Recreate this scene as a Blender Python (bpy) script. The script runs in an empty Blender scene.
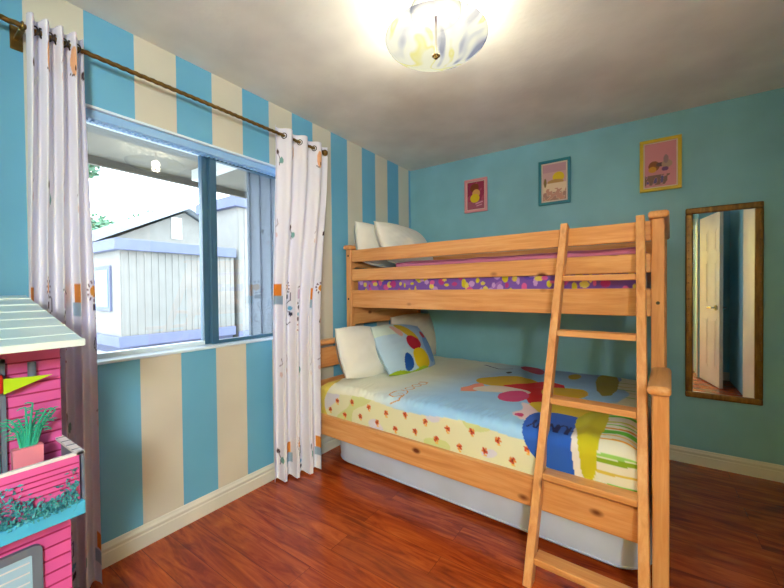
import bpy, bmesh, math, random
import numpy as np
from mathutils import Vector, Matrix, noise
random.seed(5); rng = np.random.default_rng(5)
C = bpy.context.scene.collection
PI = math.pi

# ---------------------------------------------------------------- colours and materials
def lin(c):
    return tuple(((v/255)/12.92 if v/255 <= .04045 else ((v/255+.055)/1.055)**2.4) for v in c)
def rgba(c): return (*lin(c), 1)

class NT:
    def __init__(s, name):
        s.m = bpy.data.materials.new(name); s.m.use_nodes = True
        s.t = s.m.node_tree; s.b = s.t.nodes['Principled BSDF']; s.out = s.t.nodes['Material Output']
    def n(s, typ, **kw):
        x = s.t.nodes.new(typ)
        for k, v in kw.items():
            if k.startswith('_'): x.inputs[int(k[1:])].default_value = v
            else: setattr(x, k, v)
        return x
    def l(s, a, b): s.t.links.new(a, b)
    def set(s, **kw):
        for k, v in kw.items(): s.b.inputs[k.replace('_', ' ')].default_value = v
        return s
    def coord(s, scale=(1, 1, 1), loc=(0, 0, 0)):
        tc = s.n('ShaderNodeTexCoord'); mp = s.n('ShaderNodeMapping')
        mp.inputs['Scale'].default_value = scale; mp.inputs['Location'].default_value = loc
        s.l(tc.outputs['Object'], mp.inputs[0]); return mp.outputs[0]
    def noise(s, vec, scale, detail=3, rough=.5, dist=0):
        x = s.n('ShaderNodeTexNoise'); x.inputs['Scale'].default_value = scale
        x.inputs['Detail'].default_value = detail; x.inputs['Roughness'].default_value = rough
        x.inputs['Distortion'].default_value = dist
        s.l(vec, x.inputs['Vector']); return x.outputs['Fac']
    def ramp(s, fac, stops):
        r = s.n('ShaderNodeValToRGB'); e = r.color_ramp.elements
        e[0].position, e[0].color = stops[0][0], rgba(stops[0][1])
        e[1].position, e[1].color = stops[-1][0], rgba(stops[-1][1])
        for p, c in stops[1:-1]:
            k = e.new(p); k.color = rgba(c)
        s.l(fac, r.inputs[0]); return r.outputs[0]
    def mix(s, fac, a, b, mode='MIX'):
        x = s.n('ShaderNodeMix', data_type='RGBA', blend_type=mode)
        for v, i in ((fac, 0), (a, 6), (b, 7)):
            if hasattr(v, 'is_linked'): s.l(v, x.inputs[i])
            else: x.inputs[i].default_value = v
        return x.outputs[2]
    def math(s, op, a, b=0):
        x = s.n('ShaderNodeMath', operation=op)
        for v, i in ((a, 0), (b, 1)):
            if hasattr(v, 'is_linked'): s.l(v, x.inputs[i])
            else: x.inputs[i].default_value = v
        return x.outputs[0]
    def bump(s, h, strength=.2, dist=.002):
        b = s.n('ShaderNodeBump'); b.inputs['Strength'].default_value = strength; b.inputs['Distance'].default_value = dist
        s.l(h, b.inputs['Height']); s.l(b.outputs[0], s.b.inputs['Normal'])

def paint(name, c, rough=.6, bump=.0, scale=60, var=.04):
    m = NT(name); m.set(Roughness=rough); v = m.coord()
    f = m.noise(v, 3, 3)
    d = tuple(max(0, x*(1-var*2)) for x in c)
    m.l(m.ramp(f, [(.3, d), (.7, c)]), m.b.inputs['Base Color'])
    if bump: m.bump(m.noise(v, scale, 4), bump)
    return m.m

def pine(name, axis, tint=1.0, grain=1.0):
    m = NT(name); m.set(Roughness=.38, Specular_IOR_Level=.4)
    sc = [14, 14, 14]; sc[axis] = 1.0
    v = m.coord(tuple(sc))
    f = m.noise(v, 2.2, 5, .6, .6)
    t = lambda c: tuple(min(255, x*tint) for x in c)
    col = m.ramp(f, [(.25, t((206, 136, 76))), (.5, t((234, 170, 106))), (.75, t((248, 196, 136)))])
    sc2 = [26, 26, 26]; sc2[axis] = 1.2
    g = m.noise(m.coord(tuple(sc2), (3, 1, 2)), 4, 3, .6)
    col = m.mix(m.math('MULTIPLY', g, .35), col, rgba(t((176, 96, 38))))
    # sparse dark knots
    ks = [7, 7, 7]; ks[axis] = 4.0
    vo = m.n('ShaderNodeTexVoronoi'); vo.inputs['Scale'].default_value = 1.0
    m.l(m.coord(tuple(ks), (.3, .7, .1)), vo.inputs['Vector'])
    k = m.n('ShaderNodeMapRange'); m.l(vo.outputs['Distance'], k.inputs[0])
    k.inputs[1].default_value = .06; k.inputs[2].default_value = .14; k.inputs[3].default_value = 1; k.inputs[4].default_value = 0
    sep = m.n('ShaderNodeSeparateColor'); m.l(vo.outputs['Color'], sep.inputs[0])
    sel = m.math('GREATER_THAN', sep.outputs[0], .1)
    col = m.mix(m.math('MULTIPLY', k.outputs[0], sel), col, rgba((112, 54, 24)))
    m.l(col, m.b.inputs['Base Color'])
    m.bump(f, .08)
    return m.m

def vcol(name, rough=.85, bump=.15, scale=500, sheen=.2, trans=0):
    m = NT(name); m.set(Roughness=rough, Sheen_Weight=sheen*.3, Specular_IOR_Level=.2)
    a = m.n('ShaderNodeVertexColor', layer_name='Col')
    m.l(a.outputs[0], m.b.inputs['Base Color'])
    if bump: m.bump(m.noise(m.coord(), scale, 2), bump, .0008)
    if trans:
        tr = m.n('ShaderNodeBsdfTranslucent'); m.l(a.outputs[0], tr.inputs[0])
        mx = m.n('ShaderNodeMixShader'); mx.inputs[0].default_value = trans
        m.l(m.b.outputs[0], mx.inputs[1]); m.l(tr.outputs[0], mx.inputs[2]); m.l(mx.outputs[0], m.out.inputs[0])
    return m.m

def metal(name, c, rough=.35):
    m = NT(name); m.set(Metallic=.9, Roughness=rough)
    m.l(m.ramp(m.noise(m.coord(), 25, 3), [(.3, tuple(x*.75 for x in c)), (.7, c)]), m.b.inputs['Base Color'])
    return m.m

def stripes_mat():
    m = NT('striped wall paint'); m.set(Roughness=.5)
    tc = m.n('ShaderNodeTexCoord'); sp = m.n('ShaderNodeSeparateXYZ'); m.l(tc.outputs['Object'], sp.inputs[0])
    y = m.math('ADD', sp.outputs[1], 2.671+.3764*20)
    fr = m.math('FRACT', m.math('DIVIDE', y, .3764))
    f = m.math('LESS_THAN', fr, .5)
    n = m.noise(m.coord(), 2.5, 3)
    blue = m.ramp(n, [(.3, (98, 170, 208)), (.7, (108, 178, 214))])
    cream = m.ramp(n, [(.3, (200, 198, 184)), (.7, (210, 208, 194))])
    m.l(m.mix(f, cream, blue), m.b.inputs['Base Color'])
    m.bump(m.noise(m.coord(), 90, 4), .12)
    return m.m

def floor_mat():
    m = NT('red brown laminate planks'); m.set(Roughness=.22, Specular_IOR_Level=.5)
    tc = m.n('ShaderNodeTexCoord')
    br = m.n('ShaderNodeTexBrick'); br.offset = .37; br.squash = 1
    br.inputs['Scale'].default_value = 1; br.inputs['Brick Width'].default_value = 1.22; br.inputs['Row Height'].default_value = .125
    br.inputs['Mortar Size'].default_value = .0012; br.inputs['Mortar Smooth'].default_value = .2
    br.inputs['Color1'].default_value = (0, 0, 0, 1); br.inputs['Color2'].default_value = (1, 1, 1, 1)
    m.l(tc.outputs['Object'], br.inputs['Vector'])
    # per plank offset
    ad = m.n('ShaderNodeVectorMath', operation='ADD'); ml = m.n('ShaderNodeVectorMath', operation='MULTIPLY')
    ml.inputs[1].default_value = (7, 3, 5); m.l(br.outputs['Color'], ml.inputs[0]); m.l(m.coord((1.6, 13, 1)), ad.inputs[0]); m.l(ml.outputs[0], ad.inputs[1])
    f = m.noise(ad.outputs[0], 1.5, 6, .62, 1.2)
    col = m.ramp(f, [(.22, (92, 26, 8)), (.42, (158, 60, 20)), (.58, (196, 86, 30)), (.8, (222, 120, 52))])
    sp = m.n('ShaderNodeSeparateColor'); m.l(br.outputs['Color'], sp.inputs[0])
    col = m.mix(m.math('MULTIPLY', sp.outputs[0], .22), col, rgba((96, 30, 12)))
    fine = m.noise(m.coord((6, 120, 1)), 1.2, 3)
    col = m.mix(m.math('MULTIPLY', fine, .3), col, rgba((110, 36, 14)))
    blot = m.noise(m.coord((2.2, 7, 1), (4, 4, 0)), 1.3, 3, .6, .8)
    mr_ = m.n('ShaderNodeMapRange'); m.l(blot, mr_.inputs[0]); mr_.inputs[1].default_value = .52; mr_.inputs[2].default_value = .72; mr_.inputs[4].default_value = .55
    col = m.mix(mr_.outputs[0], col, rgba((92, 26, 10)))
    col = m.mix(m.math('MULTIPLY', br.outputs['Fac'], .7), col, rgba((50, 16, 8)))
    m.l(col, m.b.inputs['Base Color'])
    m.bump(m.math('SUBTRACT', f, br.outputs['Fac']), .12, .001)
    return m.m

M = {}
M['stripes'] = stripes_mat(); M['floor'] = floor_mat()
M['teal'] = paint('teal wall paint', (132, 192, 212), .5, .12, 90)
M['ceiling'] = paint('textured ceiling paint', (236, 240, 234), .85, .5, 45)
M['white'] = paint('white paint', (222, 222, 212), .4, .03)
M['yellow_wall'] = paint('yellow hallway paint', (214, 186, 84), .6, .1)
M['px'], M['py'], M['pz'] = (pine('pine along '+a, i, .95) for i, a in enumerate(('length', 'depth', 'height')))
M['lz'] = pine('ladder pine upright', 2, .95); M['lx'] = pine('ladder pine tread', 0, .95)
M['cloth'] = vcol('printed cotton'); M['curtain'] = vcol('printed curtain cloth', trans=.15, scale=300)
M['print'] = vcol('printed paper', .3, 0, sheen=0)
M['brass'] = metal('aged brass', (150, 118, 62)); M['chrome'] = metal('brushed nickel', (190, 190, 186), .25)
M['dark_metal'] = metal('dark grommet metal', (70, 66, 62))
M['mattress'] = paint('white mattress ticking', (200, 214, 242), .9, .2, 40)
M['pillow_white'] = paint('white pillowcase', (240, 239, 232), .9, .15, 25)
M['pillow_beige'] = paint('beige pillowcase', (222, 212, 190), .9, .15, 25)
M['pink_blanket'] = paint('pink blanket cloth', (206, 120, 158), .95, .3, 80)
M['sill'] = paint('pale blue sill paint', (214, 236, 252), .35)
M['track'] = paint('blue track metal', (146, 194, 240), .4)
M['sash'] = paint('blue grey window metal', (62, 104, 132), .35)
M['sash_light'] = paint('pale window metal', (222, 238, 250), .35)
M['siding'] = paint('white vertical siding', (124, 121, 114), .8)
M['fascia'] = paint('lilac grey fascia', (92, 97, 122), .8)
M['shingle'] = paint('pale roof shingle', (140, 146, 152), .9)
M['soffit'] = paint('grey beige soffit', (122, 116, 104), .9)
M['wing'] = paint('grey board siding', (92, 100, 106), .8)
M['beam'] = paint('white bracket paint', (226, 226, 220), .8)
M['ground'] = paint('pale concrete ground', (200, 200, 194), .9)
M['leaf'] = paint('pale green leaves', (96, 134, 104), .8); M['trunk'] = paint('grey bark', (120, 108, 96), .9)
M['frame_pink'] = paint('pink picture frame', (226, 150, 160), .4); M['frame_teal'] = paint('teal picture frame', (22, 128, 150), .4)
M['frame_yellow'] = paint('yellow picture frame', (214, 184, 30), .4); M['mat'] = paint('cream card mount', (224, 206, 196), .7)
M['pink'] = paint('bright pink plastic', (216, 92, 164), .4); M['groove'] = paint('dark pink groove', (160, 30, 90), .5)
M['roof'] = paint('green grey roof plastic', (184, 212, 222), .3); M['roof_line'] = paint('pale roof batten', (206, 222, 222), .4)
M['aqua'] = paint('turquoise plastic', (72, 178, 220), .35); M['grey'] = paint('slate grey plastic', (104, 116, 134), .4)
M['pane_blue'] = paint('pale blue plastic', (160, 200, 226), .3); M['lattice'] = paint('white plastic trim', (222, 220, 226), .4)
M['foliage'] = paint('teal green plastic leaves', (84, 190, 204), .5, var=.2); M['plant'] = paint('deep green plastic', (40, 164, 136), .45)
M['planter'] = paint('salmon plastic', (222, 130, 150), .5); M['lime'] = paint('lime plastic', (176, 214, 24), .4); M['red'] = paint('red plastic', (200, 40, 28), .4)
M['door_teal'] = paint('teal plastic door', (70, 128, 134), .4)

def dark_gold():
    m = NT('dark gilt frame'); m.set(Metallic=.55, Roughness=.35)
    m.l(m.ramp(m.noise(m.coord((1, 1, .15)), 60, 3), [(.3, (92, 62, 26)), (.6, (124, 90, 38)), (.8, (146, 112, 52))]), m.b.inputs['Base Color']); return m.m
M['gilt'] = dark_gold()
m_ = NT('dark brown frame edge'); m_.set(Base_Color=rgba((52, 30, 18)), Roughness=.4); M['brown'] = m_.m
m_ = NT('mirror glass'); m_.set(Base_Color=(.86, .88, .88, 1), Metallic=1.0, Roughness=.015); M['mirror'] = m_.m

def glass_mat():
    m = NT('window glass'); tr = m.n('ShaderNodeBsdfTransparent'); tr.inputs[0].default_value = (.93, .97, 1, 1)
    gl = m.n('ShaderNodeBsdfGlossy'); gl.inputs['Roughness'].default_value = .02
    fr = m.n('ShaderNodeFresnel'); fr.inputs[0].default_value = 1.5
    mx = m.n('ShaderNodeMixShader'); m.l(m.math('MULTIPLY', fr.outputs[0], 1.6), mx.inputs[0]); m.l(tr.outputs[0], mx.inputs[1]); m.l(gl.outputs[0], mx.inputs[2])
    m.l(mx.outputs[0], m.out.inputs[0]); return m.m
M['glass'] = glass_mat()

def lamp_mat():
    # translucent swirl glass, lit from inside: gives off light
    m = NT('glowing swirl glass'); v = m.coord()
    f = m.noise(v, 5, 1, .5, 1.1)
    col = m.ramp(f, [(.38, (128, 138, 170)), (.43, (206, 210, 216)), (.47, (255, 254, 226)), (.56, (255, 254, 236)), (.60, (250, 242, 130)), (.66, (255, 254, 220))])
    em = m.n('ShaderNodeEmission'); m.l(col, em.inputs[0]); em.inputs[1].default_value = .5
    tr = m.n('ShaderNodeBsdfTransparent')
    mx = m.n('ShaderNodeMixShader'); mx.inputs[0].default_value = .15
    m.l(em.outputs[0], mx.inputs[1]); m.l(tr.outputs[0], mx.inputs[2]); m.l(mx.outputs[0], m.out.inputs[0]); return m.m
M['lamp'] = lamp_mat()

# ---------------------------------------------------------------- object helpers
def link(name, me, mats, parent=None, smooth=False, autos=None):
    o = bpy.data.objects.new(name, me); C.objects.link(o)
    for m in (mats if isinstance(mats, (list, tuple)) else [mats]): me.materials.append(M[m] if isinstance(m, str) else m)
    if smooth:
        me.polygons.foreach_set('use_smooth', [True]*len(me.polygons))
    if parent: o.parent = parent
    return o
def tag(o, label, cat, group=None, kind=None):
    o['label'] = label
    if cat: o['category'] = cat
    if group: o['group'] = group
    if kind: o['kind'] = kind
    return o
def empty(name, loc=(0, 0, 0), rz=0):
    o = bpy.data.objects.new(name, None); C.objects.link(o); o.location = loc; o.rotation_euler = (0, 0, rz); o.empty_display_size = .1
    return o
class B:
    """collects shapes for one mesh"""
    def __init__(s): s.bm = bmesh.new()
    def box(s, lo, hi, bev=0, seg=2, mat=0, rot=None, pivot=None):
        lo, hi = Vector(lo), Vector(hi)
        lo, hi = Vector([min(a, b) for a, b in zip(lo, hi)]), Vector([max(a, b) for a, b in zip(lo, hi)])
        r = bmesh.ops.create_cube(s.bm, size=1); vs = r['verts']
        c = (lo+hi)/2; d = hi-lo
        for v in vs: v.co = Vector((v.co.x*d.x, v.co.y*d.y, v.co.z*d.z))+c
        fs = set(f for v in vs for f in v.link_faces)
        if bev:
            es = set(e for v in vs for e in v.link_edges)
            rr = bmesh.ops.bevel(s.bm, geom=list(es), offset=min(bev, min(d)*.49), segments=seg, affect='EDGES', profile=.5)
            fs = set(rr['faces']) | set(f for f in fs if f.is_valid); vs = set(v for f in fs for v in f.verts)
        for f in fs: f.material_index = mat
        if rot is not None:
            p = Vector(pivot) if pivot else c
            for v in vs: v.co = rot @ (v.co-p)+p
        return s
    def cyl(s, a, b, r, n=16, r2=None, mat=0, caps=True):
        a, b = Vector(a), Vector(b); d = b-a
        q = d.to_track_quat('Z', 'Y').to_matrix()
        rr = bmesh.ops.create_cone(s.bm, segments=n, radius1=r, radius2=r if r2 is None else r2, depth=d.length, cap_ends=caps)
        for v in rr['verts']: v.co = q @ v.co+(a+b)/2
        for f in set(f for v in rr['verts'] for f in v.link_faces): f.material_index = mat
        return s
    def sph(s, c, r, n=12, sc=(1, 1, 1), mat=0):
        rr = bmesh.ops.create_uvsphere(s.bm, u_segments=n*2, v_segments=n, radius=r)
        for v in rr['verts']: v.co = Vector((v.co.x*sc[0], v.co.y*sc[1], v.co.z*sc[2]))+Vector(c)
        for f in set(f for v in rr['verts'] for f in v.link_faces): f.material_index = mat
        return s
    def torus(s, c, axis, R, r, n=24, k=8, mat=0):
        axis = Vector(axis).normalized(); q = axis.to_track_quat('Z', 'Y').to_matrix(); vs = []
        for i in range(n):
            a = 2*PI*i/n
            for j in range(k):
                b = 2*PI*j/k
                vs.append(s.bm.verts.new(q @ Vector(((R+r*math.cos(b))*math.cos(a), (R+r*math.cos(b))*math.sin(a), r*math.sin(b)))+Vector(c)))
        for i in range(n):
            for j in range(k):
                f = s.bm.faces.new((vs[i*k+j], vs[((i+1) % n)*k+j], vs[((i+1) % n)*k+(j+1) % k], vs[i*k+(j+1) % k])); f.material_index = mat
        return s
    def prism(s, pts, ax, a, b, mat=0):
        """polygon pts in the plane normal to axis ax, extruded a..b"""
        def P(p, t):
            l = list(p); l.insert(ax, t); return l
        lo = [s.bm.verts.new(P(p, a)) for p in pts]; hi = [s.bm.verts.new(P(p, b)) for p in pts]
        fs = [s.bm.faces.new(lo), s.bm.faces.new(hi)]
        n = len(pts)
        for i in range(n): fs.append(s.bm.faces.new((lo[i], lo[(i+1) % n], hi[(i+1) % n], hi[i])))
        for f in fs: f.material_index = mat
        return s
    def lathe(s, prof, c, n=40, mat=0):
        rings = []
        for r, z in prof:
            rings.append([s.bm.verts.new((c[0]+r*math.cos(2*PI*i/n), c[1]+r*math.sin(2*PI*i/n), c[2]+z)) for i in range(n)])
        for a, b in zip(rings, rings[1:]):
            for i in range(n):
                f = s.bm.faces.new((a[i], a[(i+1) % n], b[(i+1) % n], b[i])); f.material_index = mat
        return s
    def obj(s, name, mats, parent=None, smooth=False):
        bmesh.ops.remove_doubles(s.bm, verts=s.bm.verts, dist=1e-6)
        bmesh.ops.recalc_face_normals(s.bm, faces=s.bm.faces)
        me = bpy.data.meshes.new(name); s.bm.to_mesh(me); s.bm.free()
        return link(name, me, mats, parent, smooth)
def tube(pts, r, n=6, bmb=None):
    """swept tube along points"""
    bb = bmb or B(); rings = []
    pts = [Vector(p) for p in pts]
    for i, p in enumerate(pts):
        t = (pts[min(i+1, len(pts)-1)]-pts[max(i-1, 0)]).normalized(); q = t.to_track_quat('Z', 'Y').to_matrix()
        rr = r[i] if isinstance(r, (list, tuple)) else r
        rings.append([bb.bm.verts.new(p+q @ Vector((rr*math.cos(2*PI*k/n), rr*math.sin(2*PI*k/n), 0))) for k in range(n)])
    for a, b in zip(rings, rings[1:]):
        for k in range(n): bb.bm.faces.new((a[k], a[(k+1) % n], b[(k+1) % n], b[k]))
    bb.bm.faces.new(rings[0][::-1]); bb.bm.faces.new(rings[-1])
    return bb

def grid(name, X, Y, Z, col, mat, parent=None, back=None, wrap=False):
    """X,Y,Z arrays (n,m); col (n,m,3) linear albedo; back = thickness offset arrays for a closed shell"""
    n, m = X.shape
    co = np.stack([X, Y, Z], -1).reshape(-1, 3)
    idx = np.arange(n*m).reshape(n, m)
    q = np.stack([idx[:-1, :-1], idx[1:, :-1], idx[1:, 1:], idx[:-1, 1:]], -1).reshape(-1, 4)
    cc = col.reshape(-1, 3) if col is not None else None
    if back is not None:
        co2 = np.stack(back, -1).reshape(-1, 3); N = n*m
        q2 = q[:, ::-1]+N
        b = np.concatenate([idx[0, :], idx[1:, -1], idx[-1, -2::-1], idx[-2:0:-1, 0]]); b2 = np.roll(b, -1)
        qs = np.stack([b2, b, b+N, b2+N], -1)
        co = np.concatenate([co, co2]); q = np.concatenate([q, q2, qs])
        if cc is not None: cc = np.concatenate([cc, cc])
    me = bpy.data.meshes.new(name); me.from_pydata(co.tolist(), [], q.tolist()); me.update()
    if cc is not None:
        a = me.color_attributes.new('Col', 'FLOAT_COLOR', 'POINT')
        a.data.foreach_set('color', np.concatenate([cc, np.ones((len(cc), 1))], 1).astype(np.float32).ravel())
    return link(name, me, mat, parent, True)

# 2D pattern painting on coordinate arrays
def inpoly(x, y, P):
    r = np.zeros(x.shape, bool); n = len(P)
    for i in range(n):
        x1, y1 = P[i]; x2, y2 = P[(i+1) % n]
        if y1 == y2: continue
        c = ((y1 > y) != (y2 > y)) & (x < (x2-x1)*(y-y1)/(y2-y1)+x1); r ^= c
    return r
def seg(x, y, a, b, w):
    ax, ay = a; bx, by = b; dx, dy = bx-ax, by-ay
    t = np.clip(((x-ax)*dx+(y-ay)*dy)/(dx*dx+dy*dy+1e-12), 0, 1)
    return np.hypot(x-ax-t*dx, y-ay-t*dy) < w
def poly(x, y, pts, w):
    r = np.zeros(x.shape, bool)
    for a, b in zip(pts, pts[1:]): r |= seg(x, y, a, b, w)
    return r
def ell(x, y, cx, cy, rx, ry): return ((x-cx)/rx)**2+((y-cy)/ry)**2 < 1
def smooth_poly(P, k=2):
    for _ in range(k):
        Q = []
        for i in range(len(P)):
            a, b = P[i], P[(i+1) % len(P)]
            Q += [(a[0]*.75+b[0]*.25, a[1]*.75+b[1]*.25), (a[0]*.25+b[0]*.75, a[1]*.25+b[1]*.75)]
        P = Q
    return P
def wob(X, Y, s, seed=0):
    r = np.random.default_rng(seed); o = np.zeros(X.shape)
    for i in range(7):
        a = r.uniform(0, 2*PI); f = s*r.uniform(.6, 2.2); o += np.sin((X*math.cos(a)+Y*math.sin(a))*f*2*PI+r.uniform(0, 6))/(1+i*.25)
    return o/4

# ================================================================= THE ROOM
W, L, H = 3.06, 3.55, 2.44
T = .14
wy0, wy1, wz0, wz1 = -2.76, -1.44, .905, 2.04
def struct(o): o['kind'] = 'structure'; return o
struct(B().box((-T, -L-1.6, -.1), (W+T, T, 0)).obj('floor', 'floor'))
struct(B().box((-T, -L-1.6, H), (W+T, T, H+.1)).obj('ceiling', 'ceiling'))
b = B(); b.box((-T, -L-T, 0), (0, wy0, H)).box((-T, wy1, 0), (0, T, H)).box((-T, wy0, 0), (0, wy1, wz0)).box((-T, wy0, wz1), (0, wy1, H))
struct(b.obj('wall_left', 'stripes'))
struct(B().box((0, 0, 0), (W+T, T, H)).obj('wall_back', 'teal'))
struct(B().box((W, -L-T, 0), (W+T, 0, H)).obj('wall_right', 'teal'))
dx0, dx1, dz = 1.25, 2.59, 2.12
LR = 3.12                      # the wall right of the doorway stands further forward
b = B(); b.box((0, -L-T, 0), (dx0, -L, H)).box((dx0, -L-T, dz), (dx1+T, -L, H)).box((dx1, -L-T, 0), (dx1+T, -L, dz))
struct(b.obj('wall_rear', 'teal'))
struct(B().box((dx1, -L, 0), (W, -LR, H)).obj('wall_rear_right', 'teal'))
struct(B().box((-T, -L-1.6, 0), (W+T, -L-1.5, H)).obj('wall_hallway', 'yellow_wall'))
struct(B().box((1.1, -L-1.5, 0), (1.2, -L-T, H)).obj('wall_hallway_left', 'yellow_wall'))
struct(B().box((W, -L-1.5, 0), (W+T, -L-T, H)).obj('wall_hallway_right', 'yellow_wall'))

def baseboard(name, ax, a, b_, at, sgn):
    prof = [(0, 0), (.014, 0), (.014, .062), (.011, .066), (.011, .072), (.014, .076), (.014, .084), (.008, .092), (.004, .102), (0, .104)]
    pts = [(at+sgn*p, z) for p, z in prof]
    return struct(B().prism(pts, ax, a, b_).obj(name, 'white'))
baseboard('baseboard_left', 1, -L, -.014, 0, 1)
baseboard('baseboard_back', 0, 0, W, 0, -1)
baseboard('baseboard_right', 1, -1.05, -.014, W, -1)
baseboard('baseboard_rear', 0, dx1+.03, 2.9, -LR, 1)
baseboard('baseboard_rear_left', 0, .014, dx0-.06, -L, 1)
# door casing + open door
b = B()
b.box((dx0, -L-T, 0), (dx0+.018, -L, dz)).box((dx1-.018, -L-T, 0), (dx1, -L, dz)).box((dx0, -L-T, dz-.018), (dx1, -L, dz))
b.box((dx0-.06, -L, 0), (dx0, -L+.012, dz), .003).box((dx0-.06, -L, dz), (dx1, -L+.012, dz+.06), .003).box((dx1-.014, -LR-.06, 0), (dx1, -LR, dz), .003)
struct(b.obj('trim_1', 'white'))
ang = math.atan2(.53, .12)
door = empty('door_1', (dx1+.01, -LR+.04, .01), ang); door['kind'] = 'structure'
DW = .56
lf = B().box((0, -.036, 0), (DW, 0, 2.09), .002)
for (za, zb) in ((1.62, 1.9), (.98, 1.52), (.2, .82)):
    for (xa, xb) in ((.07, .25), (.31, .49)):
        for (ya, yb) in ((-.0375, -.035), (-.001, .0015)):
            lf.box((xa, ya, za), (xb, yb, zb), 0)
            lf.box((xa+.03, ya-.003, za+.03), (xb-.03, yb+.003, zb-.03), .003)
lf.obj('door_leaf', 'white', door)
hb_ = B()
for s in (-1, 1):
    y = 0 if s > 0 else -.036
    hb_.cyl((DW-.07, y, .95), (DW-.07, y+s*.012, .95), .032, 20).cyl((DW-.07, y, .95), (DW-.07, y+s*.05, .95), .011).box((DW-.19, y+s*.042, .94), (DW-.06, y+s*.058, .962), .006)
hb_.obj('door_handle', 'chrome', door)
# sliding closet doors on the right wall
struct(B().box((2.9, -1.2, 0), (W, -1.1, H)).box((2.9, -2.19, 2.14), (W, -1.2, H)).box((2.9, -LR, 0), (W, -2.19, H)).obj('wall_closet', 'teal'))
cl = empty('door_2', (2.9, -1.7, 0)); cl['kind'] = 'structure'
for k, (ya, yb, xo) in enumerate(((-2.19, -1.69, -.03), (-1.72, -1.2, -.06))):
    B().box((xo, ya+1.7, .012), (xo+.025, yb+1.7, 2.1), .004).obj('door_leaf', 'white', cl)
B().box((-.075, -.49, 2.1), (0, .5, 2.16), .004).obj('door_track', 'white', cl)

# ================================================================= WINDOW
win = empty('window_1', (0, (wy0+wy1)/2, wz0)); win['kind'] = 'structure'
def wl(p): return (p[0], p[1]-(wy0+wy1)/2, p[2]-wz0)
def wbox(b, lo, hi, bev=0): return b.box(wl(lo), wl(hi), bev)
b = B()
wbox(b, (-.13, wy0, wz1-.012), (.006, wy1, wz1), .002); wbox(b, (-.13, wy0, wz0+.012), (.0, wy0+.012, wz1-.012)); wbox(b, (-.13, wy1-.012, wz0+.012), (0, wy1, wz1-.012))
b.obj('reveal_lining', 'sill', win)
b = B(); wbox(b, (-.13, wy0, wz0), (.012, wy1, wz0+.014), .004); b.obj('window_sill', 'sill', win)
b = B(); wbox(b, (-.075, wy0+.012, wz1-.05), (-.012, wy1-.012, wz1-.012), .003)
for k in range(52):
    y = wy0+.02+k*.025
    wbox(b, (-.06, y, wz1-.056), (-.03, y+.012, wz1-.05))
b.obj('blind_headrail', 'track', win)
my0, my1 = -2.125, -2.055
b = B(); x0, x1 = -.12, -.08
wbox(b, (x0, wy0+.012, wz0+.014), (x1, wy0+.04, wz1-.012)); wbox(b, (x0, wy1-.04, wz0+.014), (x1, wy1-.012, wz1-.012))
wbox(b, (x0, wy0+.012, wz0+.014), (x1, my0, wz0+.036)); wbox(b, (x0, wy0+.012, wz1-.04), (x1, wy1-.012, wz1-.012))
b.obj('window_frame', 'sash_light', win)
b = B(); wbox(b, (-.125, my0, wz0+.014), (-.085, my0+.035, wz1-.03), .003); b.obj('mullion', 'sash', win)
b = B(); x0, x1 = -.085, -.055
wbox(b, (x0, my0+.03, wz0+.014), (x1, my1, wz1-.03), .003); wbox(b, (x0, wy1-.06, wz0+.014), (x1, wy1-.025, wz1-.03), .003)
wbox(b, (x0, my1, wz0+.014), (x1, wy1-.06, wz0+.034), .002); wbox(b, (x0, my1, wz1-.06), (x1, wy1-.06, wz1-.03), .002)
wbox(b, (-.055, my0+.045, 1.42), (-.045, my0+.06, 1.52), .003)
sash = b.obj('sliding_sash', 'sash', win)
b = B(); wbox(b, (-.107, wy0+.03, wz0+.03), (-.102, my0+.01, wz1-.03)); b.obj('window_pane', 'glass', win)
b = B(); wbox(b, (-.072, my1-.01, wz0+.03), (-.067, wy1-.05, wz1-.05)); b.obj('window_pane', 'glass', win)

# ================================================================= OUTSIDE
gz = -.35
struct(B().box((-40, -25, gz-.1), (-T, 25, gz)).obj('ground', 'ground'))
struct(B().box((-T-.004, -6, gz), (-T, wy0-.02, 2.6)).box((-T-.004, wy1+.02, gz), (-T, 3, 2.6)).box((-T-.004, wy0-.02, gz), (-T, wy1+.02, wz0-.02)).obj('wall_outside', 'wing'))
struct(B().box((-1.46, -7, 2.26), (-T, -.15, 2.32)).box((-1.5, -7, 2.2), (-1.46, -.15, 2.4)).prism([(-1.5, 2.4), (-.15, 2.7), (-.15, 2.75), (-1.5, 2.45)], 1, -7, -.15).obj('eave', 'soffit'))
for k, y in enumerate((-2.62, -1.62)):
    tag(B().box((-1.2, y, 2.17), (-.15, y+.06, 2.26), .004).obj('eave_bracket', 'beam'), ['pale bracket under the eave outside, above the left pane', 'pale bracket under the eave outside, above the sliding pane'][k], 'bracket', 'white brackets under the eave')
b = B().box((-.78, -1.36, gz), (-T-.005, -1.22, 2.258))
for k in range(5): b.box((-.78+k*.14, -1.375, gz), (-.75+k*.14, -1.355, 2.258), .003)
struct(b.obj('wall_wing', 'wing'))

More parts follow.
